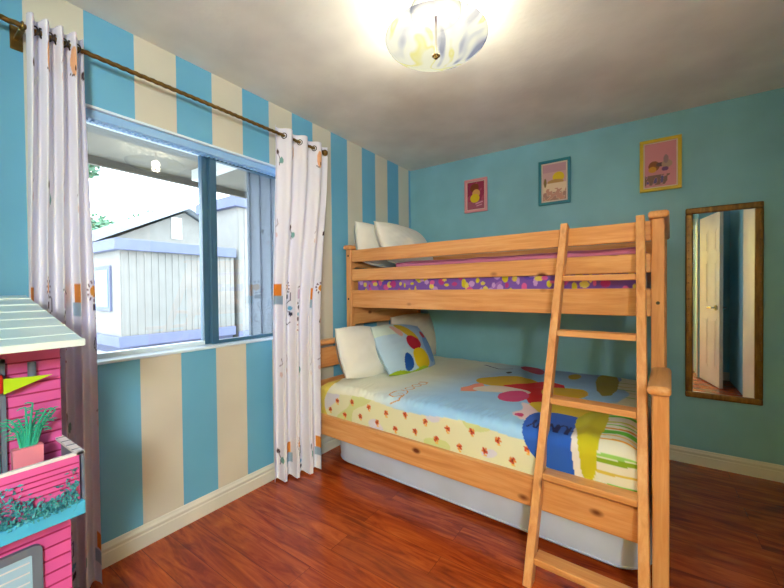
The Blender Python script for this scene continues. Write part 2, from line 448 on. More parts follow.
def siding(b, X, y0, y1, z0, z1, pitch=.2, mat=0):
    y = y0
    while y < y1-.02:
        b.box((X, y, z0), (X+.02, min(y+.03, y1), z1), 0, mat=mat); y += pitch
sh = empty('shed', (-9.5, 2, gz))
def sl(p): return (p[0]+9.5, p[1]-2, p[2]-gz)
def sbox(b, lo, hi, bev=0): return b.box(sl(lo), sl(hi), bev)
b = B(); sbox(b, (-11, .15, .15), (-8, 3.0, 2.2))
y = .17
while y < 2.98: sbox(b, (-8, y, .15), (-7.98, y+.03, 2.2)); y += .16
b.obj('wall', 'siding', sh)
b = B(); sbox(b, (-11.2, .0, 2.19), (-7.85, 3.0, 2.45), .01); b.obj('fascia', 'fascia', sh)
b = B(); sbox(b, (-11, .08, -.08), (-7.93, 3.0, .17), .01); sbox(b, (-11, .35, -.35), (-8.1, 3.0, -.08)); b.obj('skirting_board', 'fascia', sh)
b = B(); sbox(b, (-9.5, .1, .75), (-8.5, .16, 1.85), .01); wf = b.obj('window', 'fascia', sh)
b = B(); sbox(b, (-9.4, .09, .85), (-8.6, .11, 1.75)); b.obj('pane', 'sash', wf)
tag(sh, 'low flat-roofed white shed with lilac fascia outside the left pane', 'shed')
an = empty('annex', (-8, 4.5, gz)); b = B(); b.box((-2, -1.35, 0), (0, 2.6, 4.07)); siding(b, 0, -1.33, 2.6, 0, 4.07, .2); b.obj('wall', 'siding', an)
b = B().box((-2.1, -1.5, 4.07), (.12, 2.7, 4.4), .01); b.obj('fascia', 'fascia', an)
B().box((.02, -1.4, .1), (.08, 2.6, .35)).obj('skirting_board', 'fascia', an)
tag(an, 'taller pale building with lilac fascia seen through the sliding pane', 'building')
ho = empty('gabled_house', (-16, 5.5, gz))
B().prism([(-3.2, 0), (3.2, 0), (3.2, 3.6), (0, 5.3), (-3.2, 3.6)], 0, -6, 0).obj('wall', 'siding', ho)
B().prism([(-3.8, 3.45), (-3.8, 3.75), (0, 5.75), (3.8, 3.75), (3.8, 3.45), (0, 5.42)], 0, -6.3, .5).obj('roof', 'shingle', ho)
b = B().box((0, -.6, 4.0), (.05, -.15, 5.0), .01)
for k in range(6): b.box((.05, -.52, 4.1+k*.14), (.07, -.23, 4.17+k*.14))
b.obj('gable_vent', 'beam', ho)
tag(ho, 'white gabled house with a wall vent behind the shed outside', 'house')
def tree(name, c, r, h, n, label):
    t = empty(name, (c[0], c[1], gz))
    tube([(0, 0, 0), (.1, .05, h*.5), (0, .1, h)], [.25, .18, .1], 8).obj('trunk', 'trunk', t)
    b = B(); rr = random.Random(int(c[1]*10)+7)
    blobs = [(Vector((rr.uniform(-r, r), rr.uniform(-r, r)*1.1, h+rr.uniform(-.3, .5)*r)), r*rr.uniform(.35, .6)) for _ in range(9)]
    for i in range(n):
        bc, br = rr.choice(blobs); d = Vector((rr.gauss(0, 1), rr.gauss(0, 1), rr.gauss(0, 1))).normalized()*br*rr.uniform(.6, 1.05)
        p = bc+d; q = Matrix.Rotation(rr.uniform(0, 6.28), 3, Vector((rr.gauss(0, 1), rr.gauss(0, 1), rr.gauss(0, 1))))
        s = rr.uniform(.1, .22)
        vs = [b.bm.verts.new(p+q @ Vector(v)*s) for v in ((-1, 0, 0), (0, -.5, .1), (1, 0, 0), (0, .5, .1))]; b.bm.faces.new(vs)
    b.obj('foliage', 'leaf', t); tag(t, label, 'tree', 'trees beyond the shed')
tree('broadleaf_tree', (-13.5, 0.2, 0), 1.2, 6.3, 2600, 'tall tree at the left edge of the window, highest of the trees')
tree('broadleaf_tree', (-26, 3.6, 0), 2.2, 5.0, 2600, 'round green treetop above the shed roof, left of the house roof')
tree('broadleaf_tree', (-29, 10.2, 0), 1.6, 6.8, 2200, 'green treetop showing over the ridge of the gabled house')

# ================================================================= BUNK BED
bed = empty('bunk_bed', (.05, -.03, 0), math.radians(-2.905))
tag(bed, 'pine twin over full bunk bed along the back wall', 'bed')
def pb(name, lo, hi, axis, bev=.006, label=None):
    o = B().box(lo, hi, bev, 3).obj(name, ('px', 'py', 'pz')[axis], bed)
    if label: o['label'] = label
    return o
VF, VU = -1.42, -1.02         # outer faces of the lower and the upper front
for u0 in (.040, 2.016):
    u1 = u0+.056
    pb('post', (u0, VU, 0), (u1-.004, VU+.05, 1.540), 2)
    pb('post', (u0, -.065, 0), (u1-.004, -.015, 1.540), 2)
    su = u0+(.018 if u0 > 1 else 0); pb('short_post', (su, VF, 0), (su+.052, VF+.05, .822), 2)
    # caps with rounded noses
    for nm, a, bb, z, ov in (('top_cap', VU-.022, .0, 1.540, .012), ('lower_cap', VF-.03, VU-.001, .822, .012)):
        n = 10; r = .016
        prof = []
        ua, ub = (u0-ov, u1+ov) if nm == 'top_cap' else (su-ov-.004, su+.052+ov-.006)
        if nm == 'top_cap':
            b = B().box((ua, a, z), (ub, bb, z+.034), .015, 4)
        else:
            b = B().box((ua, a, z), (ub, bb, z+.036), .016, 4)
        b.obj(nm, 'py', bed)
    # end panels
    for (za, zb) in ((1.40, 1.53), (1.22, 1.34), (.945, 1.10)):
        pb('end_board', (u0+.02, VU+.05, za), (u0+.045, -.065, zb), 1, .004)
    for (za, zb) in ((.655, .80), (.42, .565), (.225, .36)):
        pb('lower_end_board', (su+.012, VF+.05, za), (su+.037, VU, zb), 1, .004)
        pb('lower_end_board', (u0+.02, VU+.05, za), (u0+.045, -.065, zb), 1, .004)
ua, ub = .096, 2.016
pb('side_rail', (ua, VF+.012, .225), (ub+.006, VF+.042, .362), 0, .006)
pb('side_rail', (ua, -.052, .225), (ub, -.024, .362), 0)
pb('upper_side_rail', (ua, VU+.008, 1.085), (ub, VU+.036, 1.219), 0)
pb('upper_side_rail', (ua, -.052, 1.085), (ub, -.024, 1.219), 0)
pb('guard_rail', (ua, VU+.008, 1.44), (ub, VU+.034, 1.534), 0); pb('guard_rail', (ua, VU+.008, 1.292), (ub, VU+.034, 1.383), 0)
pb('guard_rail', (ua, -.052, 1.44), (ub, -.026, 1.534), 0); pb('guard_rail', (ua, -.052, 1.292), (ub, -.026, 1.383), 0)
for k in range(12):
    u = .16+k*.158
    pb('upper_slat', (u, VU+.036, 1.12), (u+.07, -.052, 1.138), 1, .002)
    pb('lower_slat', (u, VF+.042, .29), (u+.07, -.052, .308), 1, .002)
# bolts on posts
for (u, v, z) in ((.067, VU, 1.15), (.067, VU, 1.49), (2.042, VU, 1.15), (.066, VF, .29)):
    B().cyl((u, v+.001, z), (u, v-.0025, z), .008, 12).obj('bolt', 'dark_metal', bed)

def bedchild_empty(name): return empty(name, (.05, -.03, 0), math.radians(-2.905))

# lower mattress, upper mattress, trundle (all in bed coordinates, own top-level objects)
def bedplace(o):
    o.location = (.05, -.03, 0); o.rotation_euler = (0, 0, math.radians(-2.905)); return o
def rmat(name, lo, hi, rc, mat, parent=None, quilt=0, label=None, n=10, col=None, piping=True):
    """mattress: rounded rectangle in plan, soft edges in section"""
    lo, hi = Vector(lo), Vector(hi); cx, cy = (lo.x+hi.x)/2, (lo.y+hi.y)/2; hx, hy = (hi.x-lo.x)/2, (hi.y-lo.y)/2
    def outline(off):
        P = []; r = max(rc-off, .01); 
        for qx, qy, a0 in ((1, 1, 0), (-1, 1, 90), (-1, -1, 180), (1, -1, 270)):
            for k in range(n+1):
                a = math.radians(a0+90*k/n)
                P.append((cx+qx*(hx-off-r)+r*math.cos(a), cy+qy*(hy-off-r)+r*math.sin(a)))
            # straight run subdivision
            nx = 24
        return P
    h = hi.z-lo.z; e = min(.035, h*.3)
    sec = []
    for k in range(6): a = PI/2*k/5; sec.append((e*(1-math.sin(a)), lo.z+e*(1-math.cos(a))))
    for k in range(1, 4): sec.append((0-.004*math.sin(PI*k/4), lo.z+e+(h-2*e)*k/4))
    for k in range(6): a = PI/2*k/5; sec.append((e*(1-math.cos(a)), hi.z-e*(1-math.sin(a))))
    b = B(); rings = []
    for off, z in sec: rings.append([b.bm.verts.new((x, y, z)) for x, y in outline(off)])
    N = len(rings[0])
    for p, q in zip(rings, rings[1:]):
        for i in range(N): b.bm.faces.new((p[i], p[(i+1) % N], q[(i+1) % N], q[i]))
    b.bm.faces.new(rings[0][::-1]); b.bm.faces.new(rings[-1])
    return b
o = bedplace(rmat('m', (.115, -1.36, .312), (1.995, -.06, .53), .06, 0).obj('full_mattress', 'mattress', None, True))
tag(o, 'full size mattress under the colourful duvet on the lower bunk', 'mattress')
tr_ = empty('trundle_mattress'); bedplace(tr_)
b = rmat('m', (.16, -1.30, .012), (2.03, -.25, .262), .15, 0)
b.obj('mattress_body', 'mattress', tr_, True)
for z in (.035, .235, .135):
    P = []; cx0, cx1, cy0, cy1, r = .16, 2.03, -1.30, -.25, .15
    b = B(); pts = []
    for qx, qy, a0 in ((1, 1, 0), (0, 1, 90), (0, 0, 180), (1, 0, 270)):
        for k in range(9):
            a = math.radians(a0+90*k/8); ox = (cx1-r) if qx else (cx0+r); oy = (cy1-r) if qy else (cy0+r)
            off = 0 if z == .135 else -.001
            pts.append((ox+(r+off)*math.cos(a), oy+(r+off)*math.sin(a), z))
    pts.append(pts[0]); tube(pts, .0045 if z != .135 else .003, 6, b).obj('piping', 'mattress' if z != .135 else 'fascia', tr_, True)
tag(tr_, 'spare white mattress lying on the floor under the lower bunk', 'mattress')

# upper mattress with purple printed sheet
def side_print(U, Z):
    c = np.empty(U.shape+(3,)); c[:] = lin((118, 84, 170))
    w = wob(U, Z*2, 3, 3); c[w > .35] = lin((150, 104, 184)); c[w < -.45] = lin((96, 74, 176))
    r = random.Random(2)
    for k in range(84):
        cu = .13+k*.0222+r.uniform(-.01, .01); cz = r.uniform(1.2, 1.32); t = r.choice([(198, 186, 40), (206, 92, 150), (212, 196, 90), (188, 150, 206), (178, 60, 130)])
        c[ell(U, Z, cu, cz, r.uniform(.008, .026), r.uniform(.008, .03))] = lin(t)
    return c
um = empty('twin_mattress'); bedplace(um)
o = rmat('m', (.115, VU+.052, 1.14), (1.995, -.056, 1.385), .05, 0).obj('mattress_body', 'mattress', um, True)
U, Z = np.meshgrid(np.linspace(.13, 1.985, 500), np.linspace(1.16, 1.375, 48), indexing='ij')
Vv = np.full(U.shape, VU+.043)+np.clip(np.abs(Z-1.265)-.085, 0, 1)*.35
grid('printed_sheet', U, Vv, Z, side_print(U, Z), 'cloth', um, back=(U, Vv+.002, Z))['label'] = 'purple sheet printed with yellow and pink shapes'
tag(um, 'upper bunk mattress in a purple printed sheet behind the guard rails', 'mattress')
# pink blanket on the upper bunk
U, Vv = np.meshgrid(np.linspace(.5, 1.98, 160), np.linspace(VU+.045, -.065, 80), indexing='ij')
Zt = 1.416+.006*wob(U, Vv, 3, 9)-np.clip((VU+.085-Vv)/.04, 0, 1)**2*.012
o = grid('pink_blanket', U, Vv, Zt+.004, None, 'pink_blanket', None, back=(U, Vv, np.full(U.shape, 1.3865)))
bedplace(o); tag(o, 'thin pink blanket spread over the upper bunk mattress', 'blanket')

# ---- duvet
def duvet_color(U, Wc):
    c = np.empty(U.shape+(3,))
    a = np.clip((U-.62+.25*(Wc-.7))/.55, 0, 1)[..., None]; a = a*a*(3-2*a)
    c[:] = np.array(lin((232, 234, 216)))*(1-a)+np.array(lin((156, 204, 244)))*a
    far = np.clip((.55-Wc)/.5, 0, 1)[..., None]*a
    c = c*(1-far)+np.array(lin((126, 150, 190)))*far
    def put(m, col): c[m] = lin(col)
    def pp(P, col, k=2): put(inpoly(U, Wc, smooth_poly(P, k)), col)
    # patterned border band at the front edge
    e = 1.405+.012*np.sin(U*9)
    band = (Wc > e)
    g = wob(U, Wc, 2.5, 11)
    c[band] = lin((222, 224, 188)); c[band & (g > .3)] = lin((206, 216, 150)); c[band & (g < -.35)] = lin((214, 214, 226))
    k = 0; uu = .16
    while uu < 1.80:
        for row, off in ((1.445, 0), (1.525, .07)):
            x, y = uu+off, row+.010*math.sin(k*2.1)
            for q in range(5):
                put(ell(U, Wc, x+.011*math.cos(q*1.257+k), y+.011*math.sin(q*1.257+k), .007, .007), (222, 142, 66) if q % 2 else (198, 84, 50))
            put(ell(U, Wc, x, y, .006, .006), (140, 50, 34)); put(ell(U, Wc, x+.004, y+.022, .009, .005), (232, 190, 92))
        uu += .14; k += 1
    # main picture: loose patches of colour
    pp([(.96, .68), (1.03, .53), (1.2, .37), (1.4, .52), (1.44, .72), (1.23, .73), (1.1, .79)], (216, 176, 34))
    pp([(.98, 1.0), (1.035, .72), (1.11, .8), (1.14, .95)], (240, 150, 128), 1)
    pp([(1.17, .74), (1.28, .60), (1.42, .43), (1.56, .50), (1.58, .96), (1.47, 1.04), (1.38, .86)], (218, 14, 30), 1)
    pp([(1.05, .9), (1.1, .8), (1.2, .72), (1.4, .76), (1.4, .84), (1.23, .87), (1.12, .95)], (226, 214, 206))
    put(ell(U, Wc, 1.335, .915, .085, .125), (208, 64, 124))
    pp([(1.42, .66), (1.5, .54), (1.68, .52), (1.70, .72), (1.49, .84)], (222, 178, 36))
    pp([(1.43, 1.03), (1.52, .9), (1.8, .87), (1.83, 1.07), (1.6, 1.17)], (228, 196, 60))
    pp([(1.4, 1.0), (1.47, 1.02), (1.57, 1.17), (1.6, 1.27), (1.49, 1.28), (1.42, 1.22), (1.47, 1.13)], (232, 206, 216))
    put(ell(U, Wc, 1.47, 1.22, .022, .03) | ell(U, Wc, 1.54, 1.23, .02, .03), (214, 70, 130))
    pp([(1.51, 1.26), (1.52, 1.13), (1.62, 1.07), (1.76, 1.09), (1.79, 1.3), (1.80, 1.56), (1.68, 1.53), (1.55, 1.46)], (44, 96, 196))
    pp([(1.1, .12), (1.15, .0), (1.3, .08), (1.34, .28), (1.22, .24)], (170, 26, 80))
    put(ell(U, Wc, 1.53, .17, .04, .09), (190, 160, 40))
    put(poly(U, Wc, [(.84, .18), (.98, .24), (1.08, .2)], .006), (60, 62, 120)); put(ell(U, Wc, 1.1, .33, .02, .03), (44, 40, 70))
    # lettering on the blue patch, reading from the foot side:  H U N N Y
    hgt = .09; wd = .032; gap = .012; w0 = 1.25; u = 1.755
    G = {'H': [[(0, 0), (0, 1)], [(1, 0), (1, 1)], [(0, .5), (1, .5)]], 'U': [[(0, 1), (0, .25), (.3, 0), (.7, 0), (1, .25), (1, 1)]],
         'N': [[(0, 0), (0, 1), (1, 0), (1, 1)]], 'Y': [[(0, 1), (.5, .5), (1, 1)], [(.5, .5), (.5, 0)]]}
    m = np.zeros(U.shape, bool)
    for ch in 'HUNNY':
        for st in G[ch]: m |= poly(U, Wc, [(u-x*wd, w0+y*hgt) for x, y in st], .0052)
        u -= wd+gap
    put(m, (22, 34, 96))
    # script lettering near the pillows, orange
    def script(c0, st): return [(c0[0]+a, c0[1]+b_) for a, b_ in st]
    m = np.zeros(U.shape, bool)
    Gs = [(.05*math.cos(t)*1.0, .07*math.sin(t)) for t in np.linspace(.3, 2*PI-.2, 26)]
    m |= poly(U, Wc, [(.735+p[0], 1.27+p[1]) for p in Gs], .0042); m |= poly(U, Wc, [(.735, 1.27), (.78, 1.27), (.80, 1.36), (.75, 1.39)], .0042)
    for wc, r in ((1.14, .03), (1.06, .03), (.98, .028)):
        m |= poly(U, Wc, [(.73+r*math.cos(t), wc+r*1.05*math.sin(t)) for t in np.linspace(0, 2*PI, 20)], .004)
    m |= poly(U, Wc, [(.68, .94), (.75, .945)], .004)
    put(m, (212, 150, 84))
    # head edge of the cover
    hd = U < .2+.03*np.sin(Wc*20); c[hd & (Wc > 1.1)] = lin((226, 206, 96))
    # reverse side showing at the foot corner
    rev = U > 1.825+.02*np.sin(Wc*14)+.05*(Wc < .75)-.08*(Wc < .4); c[rev] = lin((222, 224, 206))
    ph = Wc*1.0+.03*U
    for a0, wd_, col in ((.2, .014, (150, 170, 80)), (.3, .014, (200, 190, 90)), (.4, .014, (120, 180, 90)), (.52, .014, (200, 190, 90)), (.64, .014, (150, 190, 90)), (.9, .013, (150, 205, 100)), (1.0, .016, (200, 168, 60)), (1.028, .03, (112, 200, 72)), (1.12, .02, (190, 200, 90)),
                        (1.2, .016, (218, 150, 52)), (1.245, .045, (104, 204, 66)), (1.33, .012, (224, 166, 64)), (1.40, .012, (150, 205, 100)), (1.42, .02, (136, 170, 40)), (1.29, .01, (230, 190, 80)), (1.16, .012, (120, 200, 90)), (1.52, .014, (130, 200, 80)), (1.47, .012, (210, 190, 80))):
        c[rev & (np.abs(ph-a0-.055) < wd_/2)] = lin(col)
    pp([(1.735, 1.18), (1.75, 1.14), (1.77, 1.3), (1.80, 1.55), (1.765, 1.56), (1.74, 1.35)], (226, 222, 214), 1)
    pp([(1.71, 1.13), (1.75, .96), (1.84, .94), (1.855, 1.1), (1.85, 1.32), (1.84, 1.52), (1.79, 1.53), (1.775, 1.38)], (196, 190, 36), 1)
    pp([(1.66, .16), (1.7, .0), (1.8, .02), (1.83, .58), (1.74, .62)], (150, 140, 50), 1)
    return c
nu, nw = 400, 330
top_w, rr, side = 1.325, .055, .19
Wt = top_w+rr*PI/2+side
U, Wc = np.meshgrid(np.linspace(.112, 1.998, nu), np.linspace(.045, Wt, nw), indexing='ij')
arc = np.clip((Wc-top_w)/rr, 0, PI/2)
Vv = -(np.minimum(Wc, top_w)+rr*np.sin(arc))
z0 = .572
Zt = z0-rr*(1-np.cos(arc))-np.clip(Wc-top_w-rr*PI/2, 0, 1)
outn = np.sin(arc)  # 0 on top, 1 on side
wr = .006*wob(U, Wc, 1.6, 1)+.003*wob(U, Wc, 6, 2)
pl = np.exp(-((Wc-1.3)/.10)**2)*(U > .3)*(U < 1.5)*.0035*np.sin(U*150+6*wob(U, Wc, 2, 4))     # puckers along the seam
bump = .02*np.exp(-((U-1.9)/.09)**2)*np.exp(-((Wc-.95)/.5)**4)+.012*np.exp(-((U-1.79)/.035)**2)*np.exp(-((Wc-1.25)/.25)**4)
headd = -.03*np.clip((.2-U)/.09, 0, 1)**2-.03*np.clip((U-1.93)/.07, 0, 1)**2
hgt = wr+pl+bump+headd
Zt = Zt+hgt*np.cos(arc); Vv = Vv-np.clip(hgt*.6, -.004, .004)*outn
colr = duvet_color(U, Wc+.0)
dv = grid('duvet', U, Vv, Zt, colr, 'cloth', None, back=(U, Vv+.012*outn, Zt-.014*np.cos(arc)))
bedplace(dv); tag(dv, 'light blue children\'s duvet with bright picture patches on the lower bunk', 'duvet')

# ---- pillows
def pillow(name, w, h, t, col=None, mat='pillow_white', n=56, seed=0):
    a, b_ = np.meshgrid(np.linspace(-1, 1, n), np.linspace(-1, 1, n), indexing='ij')
    prof = (np.clip(1-np.abs(a)**2.4, 0, 1)*np.clip(1-np.abs(b_)**2.4, 0, 1))**.5
    pinch = (1-.10*np.abs(b_)**2.2)*(1+.04*np.abs(b_)**12)
    pinch2 = (1-.10*np.abs(a)**2.2)*(1+.04*np.abs(a)**12)
    X = a*w/2*pinch; Y = b_*h/2*pinch2
    wr = 1+.10*wob(a, b_, .6, seed)
    cr = .003*wob(a, b_, 2.2, seed+5)*prof
    Zf = t/2*prof*wr+cr; Zb = -t/2*prof*wr+cr
    c = col(X, Y) if col else None
    if c is None: c = np.empty(X.shape+(3,)); c[:] = lin((224, 222, 212))
    o = grid(name, X, Y, Zf+.002, c, mat, None, back=(X, Y, Zb-.002))
    return o
def pose(o, right, up, c):
    """right = pillow x direction, up = pillow y direction, in bed coordinates"""
    r = Vector(right).normalized(); u = Vector(up); u = (u-u.dot(r)*r).normalized(); n = r.cross(u)
    Mx = Matrix((r, u, n)).transposed().to_4x4(); Mx.translation = Vector(c)
    Bm = Matrix.Translation((.05, -.03, 0)) @ Matrix.Rotation(math.radians(-2.905), 4, 'Z')
    o.matrix_world = Bm @ Mx; return o
def picture_pillow(X, Y):
    c = np.empty(X.shape+(3,)); g = np.clip((X+.1)/.4, 0, 1)[..., None]; c[:] = np.array(lin((176, 204, 226)))*(1-g)+np.array(lin((150, 180, 216)))*g
    def put(m, col): c[m] = lin(col)
    put((Y > .1) & (X < .0), (200, 216, 210)); 
    put(inpoly(X, Y, smooth_poly([(-.12, .20), (.02, .20), (.14, .06), (.1, .0), (-.02, .08)])), (206, 176, 40))
    put(inpoly(X, Y, smooth_poly([(-.18, .18), (-.1, .18), (-.04, .1), (-.1, .06)])), (214, 170, 160))
    put(inpoly(X, Y, smooth_poly([(-.06, .05), (.02, .09), (.13, .04), (.12, -.02), (.03, -.06), (-.05, -.03)])), (176, 20, 50))
    put(inpoly(X, Y, smooth_poly([(-.05, -.05), (.12, -.03), (.18, -.15), (.16, -.2), (-.03, -.2)])), (222, 190, 20))
    put(inpoly(X, Y, smooth_poly([(-.15, -.08), (-.09, -.06), (-.05, -.12), (-.06, -.2), (-.17, -.2)])), (28, 84, 166))
    put(ell(X, Y, .24, -.04, .075, .12), (112, 156, 214)); put(ell(X, Y, .23, .09, .035, .035), (190, 70, 90))
    put(Y < -.195+.01*np.sin(X*20), (168, 196, 36))
    return c
# lower bunk: head of the bed is at small u
p = pose(pillow('beige_pillow', .64, .44, .14, mat='pillow_beige', seed=3), (.05, 1, 0), (-.20, 0, 1), (.185, -.27, .775)); tag(p, 'plain beige pillow leaning against the headboard, behind the picture pillow', 'pillow')
p = pose(pillow('white_pillow', .44, .40, .20, seed=8), (.10, 1, -.06), (-.42, 0, 1), (.225, -1.05, .755)); tag(p, 'plump white pillow at the near corner of the lower bunk', 'pillow')
p = pose(pillow('picture_pillow', .68, .44, .17, col=picture_pillow, mat='cloth', n=120, seed=4), (.03, 1, -.08), (-.62, 0, 1), (.355, -.665, .735)); tag(p, 'light blue pillow with red, yellow and blue patches on the lower bunk', 'pillow')
# upper bunk
p = pose(pillow('white_pillow', .50, .36, .16, seed=12), (0, 1, -.08), (-.25, .0, 1), (.145, -.76, 1.585)); tag(p, 'rear white pillow on the upper bunk, half hidden at the left', 'pillow')
p = pose(pillow('white_pillow', .68, .40, .18, seed=15), (.05, 1, -.06), (-.5, 0, 1), (.30, -.56, 1.585)); tag(p, 'larger front white pillow leaning on the upper bunk', 'pillow')

# ================================================================= LADDER
lad = empty('bunk_ladder'); bedplace(lad); tag(lad, 'pine ladder with flat treads leaning on the front of the bunk bed', 'ladder')
v0, v1, zt = -1.60, -1.035, 1.562
sl_ = (v1-v0)/1.56
def lv(z): return v0+sl_*z
th = math.atan(sl_)
def lu(side, z):   # the uprights spread a little towards the floor
    return (1.603+.026*z/1.56) if side < 0 else (2.001-.044*z/1.56)
for side in (-1, 1):
    b = B(); d = .062
    b.box((0, 0, 0), (.035, d, zt/math.cos(th)), .005, 3)
    R = Matrix.Rotation(-th, 3, 'X')
    for v in b.bm.verts:
        v.co = R @ v.co+Vector((0, v0, 0)); v.co.x += lu(side, v.co.z)
        if v.co.z < .012: v.co.z = .0005
    b.obj('stringer', 'lz', lad)
for z in (1.285, 1.02, .72, .415, .105):
    b = B().box((lu(-1, z)+.035, lv(z)+.002, z-.028), (lu(1, z), lv(z)+.072, z), .004, 2); b.obj('tread', 'lx', lad)

# ================================================================= CURTAINS, ROD
RX, RZ = .095, 2.211
rod = empty('curtain_rod', (RX, -2.2, RZ)); tag(rod, 'twisted brass curtain rod above the window', 'curtain rod')
b = B(); n = 700; ys = np.linspace(-1.0, .88, n)
rings = []
for i in range(n):
    rings.append([b.bm.verts.new((.0078*(1+.18*math.cos(3*(2*PI*k/12+i*.16)))*math.cos(2*PI*k/12), ys[i]*.99, .0095*(1+.18*math.cos(3*(2*PI*k/12+i*.16)))*math.sin(2*PI*k/12))) for k in range(12)])
for p, q in zip(rings, rings[1:]):
    for k in range(12): b.bm.faces.new((p[k], p[(k+1) % 12], q[(k+1) % 12], q[k]))
b.bm.faces.new(rings[0]); b.bm.faces.new(rings[-1][::-1]); b.obj('rod', 'brass', rod, True)
for y in (-.678, .80):
    b = B(); b.box((-RX, y-.018, -.055), (-RX+.008, y+.018, .035), .003).box((-RX+.005, y-.008, -.018), (.0, y+.008, -.006), .002).torus((0, y, 0), (0, 1, 0), .013, .004); b.obj('bracket', 'brass', rod)
for y in (-1.0, .875): B().sph((0, y, 0), .022, 10).obj('finial', 'brass', rod, True)

def curtain_col(S, Z, seed, flat):
    """plain white cloth printed with scattered patches; S metres across the flat cloth"""
    c = np.empty(S.shape+(3,)); c[:] = lin((236, 236, 248))
    def put(m, col): c[m] = lin(col)
    r = random.Random(seed)
    def motif(x, row, kind):
        if kind == 0:      # sun ring, checks and outlines
            R = np.hypot(S-x, Z-row-.06); A_ = np.arctan2(Z-row-.06, S-x)
            put((R > .030) & (R < .044) & (np.sin(A_*11) > .1), (120, 90, 110)); put(R < .022, (232, 160, 60))
            put((abs(S-x-.01) < .016) & (abs(Z-row+.005) < .014), (62, 56, 80)); put(poly(S, Z, [(x+.02, row+.03), (x+.05, row+.02), (x+.05, row-.03), (x+.01, row-.05), (x+.02, row-.1), (x+.06, row-.11)], .003), (96, 92, 116))
            put(ell(S, Z, x+.045, row-.08, .018, .014), (110, 176, 214)); put(ell(S, Z, x+.05, row-.12, .014, .012), (60, 60, 84))
            put(poly(S, Z, [(x, row-.13), (x-.01, row-.17), (x+.02, row-.19), (x+.05, row-.17)], .003), (96, 92, 116))
        elif kind == 1:    # orange and blue blocks
            put((abs(S-x) < .035) & (abs(Z-row-.03) < .036), (228, 146, 60)); put((abs(S-x) < .048) & (abs(Z-row+.035) < .028), (160, 186, 208))
        elif kind == 2:    # lilac block with dark spots
            put((abs(S-x) < .03) & (abs(Z-row-.03) < .03), (204, 184, 214)); put(poly(S, Z, [(x-.04, row+.07), (x, row+.08), (x+.04, row+.06)], .003), (100, 80, 100))
            put(ell(S, Z, x-.02, row-.03, .014, .008) | ell(S, Z, x+.015, row-.015, .012, .008) | ell(S, Z, x+.0, row-.055, .02, .012), (70, 60, 64))
            put(ell(S, Z, x, row-.10, .028, .012), (130, 190, 214)); put(ell(S, Z, x-.01, row-.13, .02, .014), (84, 56, 76))
            put(poly(S, Z, [(x-.03, row-.17), (x+.03, row-.16)], .003) | poly(S, Z, [(x-.03, row-.2), (x+.03, row-.21)], .003), (170, 100, 120))
        elif kind == 3:    # small sprig
            put(ell(S, Z, x, row, .013, .017), (78, 52, 54)); put(poly(S, Z, [(x, row), (x+.02, row-.04), (x+.015, row-.08)], .003), (120, 110, 130)); put(ell(S, Z, x+.03, row-.05, .014, .02), (120, 172, 170))
        elif kind == 4:    # peach patch
            put(ell(S, Z, x, row+.03, .028, .06), (238, 184, 142)); put(ell(S, Z, x+.01, row+.0, .008, .012), (90, 52, 40)); put(poly(S, Z, [(x-.03, row-.02), (x, row-.03)], .003), (80, 56, 60))
        else:
            put(poly(S, Z, [(x-.012, row), (x+.012, row+.02), (x+.004, row+.05)], .003), (176, 166, 182)); put(ell(S, Z, x, row-.05, .010, .016), (226, 204, 210))
    for row, kinds in ((1.18, (1, 0, 2, 1, 0, 2)), (.18, (3, 1, 0, 3, 1, 2)), (2.10, (3, 4, 5, 4, 3, 4)), (.74, (5, 5, 3, 5, 5, 3)), (1.62, (5, 3, 5, 5, 3, 5))):
        for k, kd in enumerate(kinds): motif(.07+k*.158+.02*r.uniform(-1, 1), row+.02*r.uniform(-1, 1), kd)
    return c
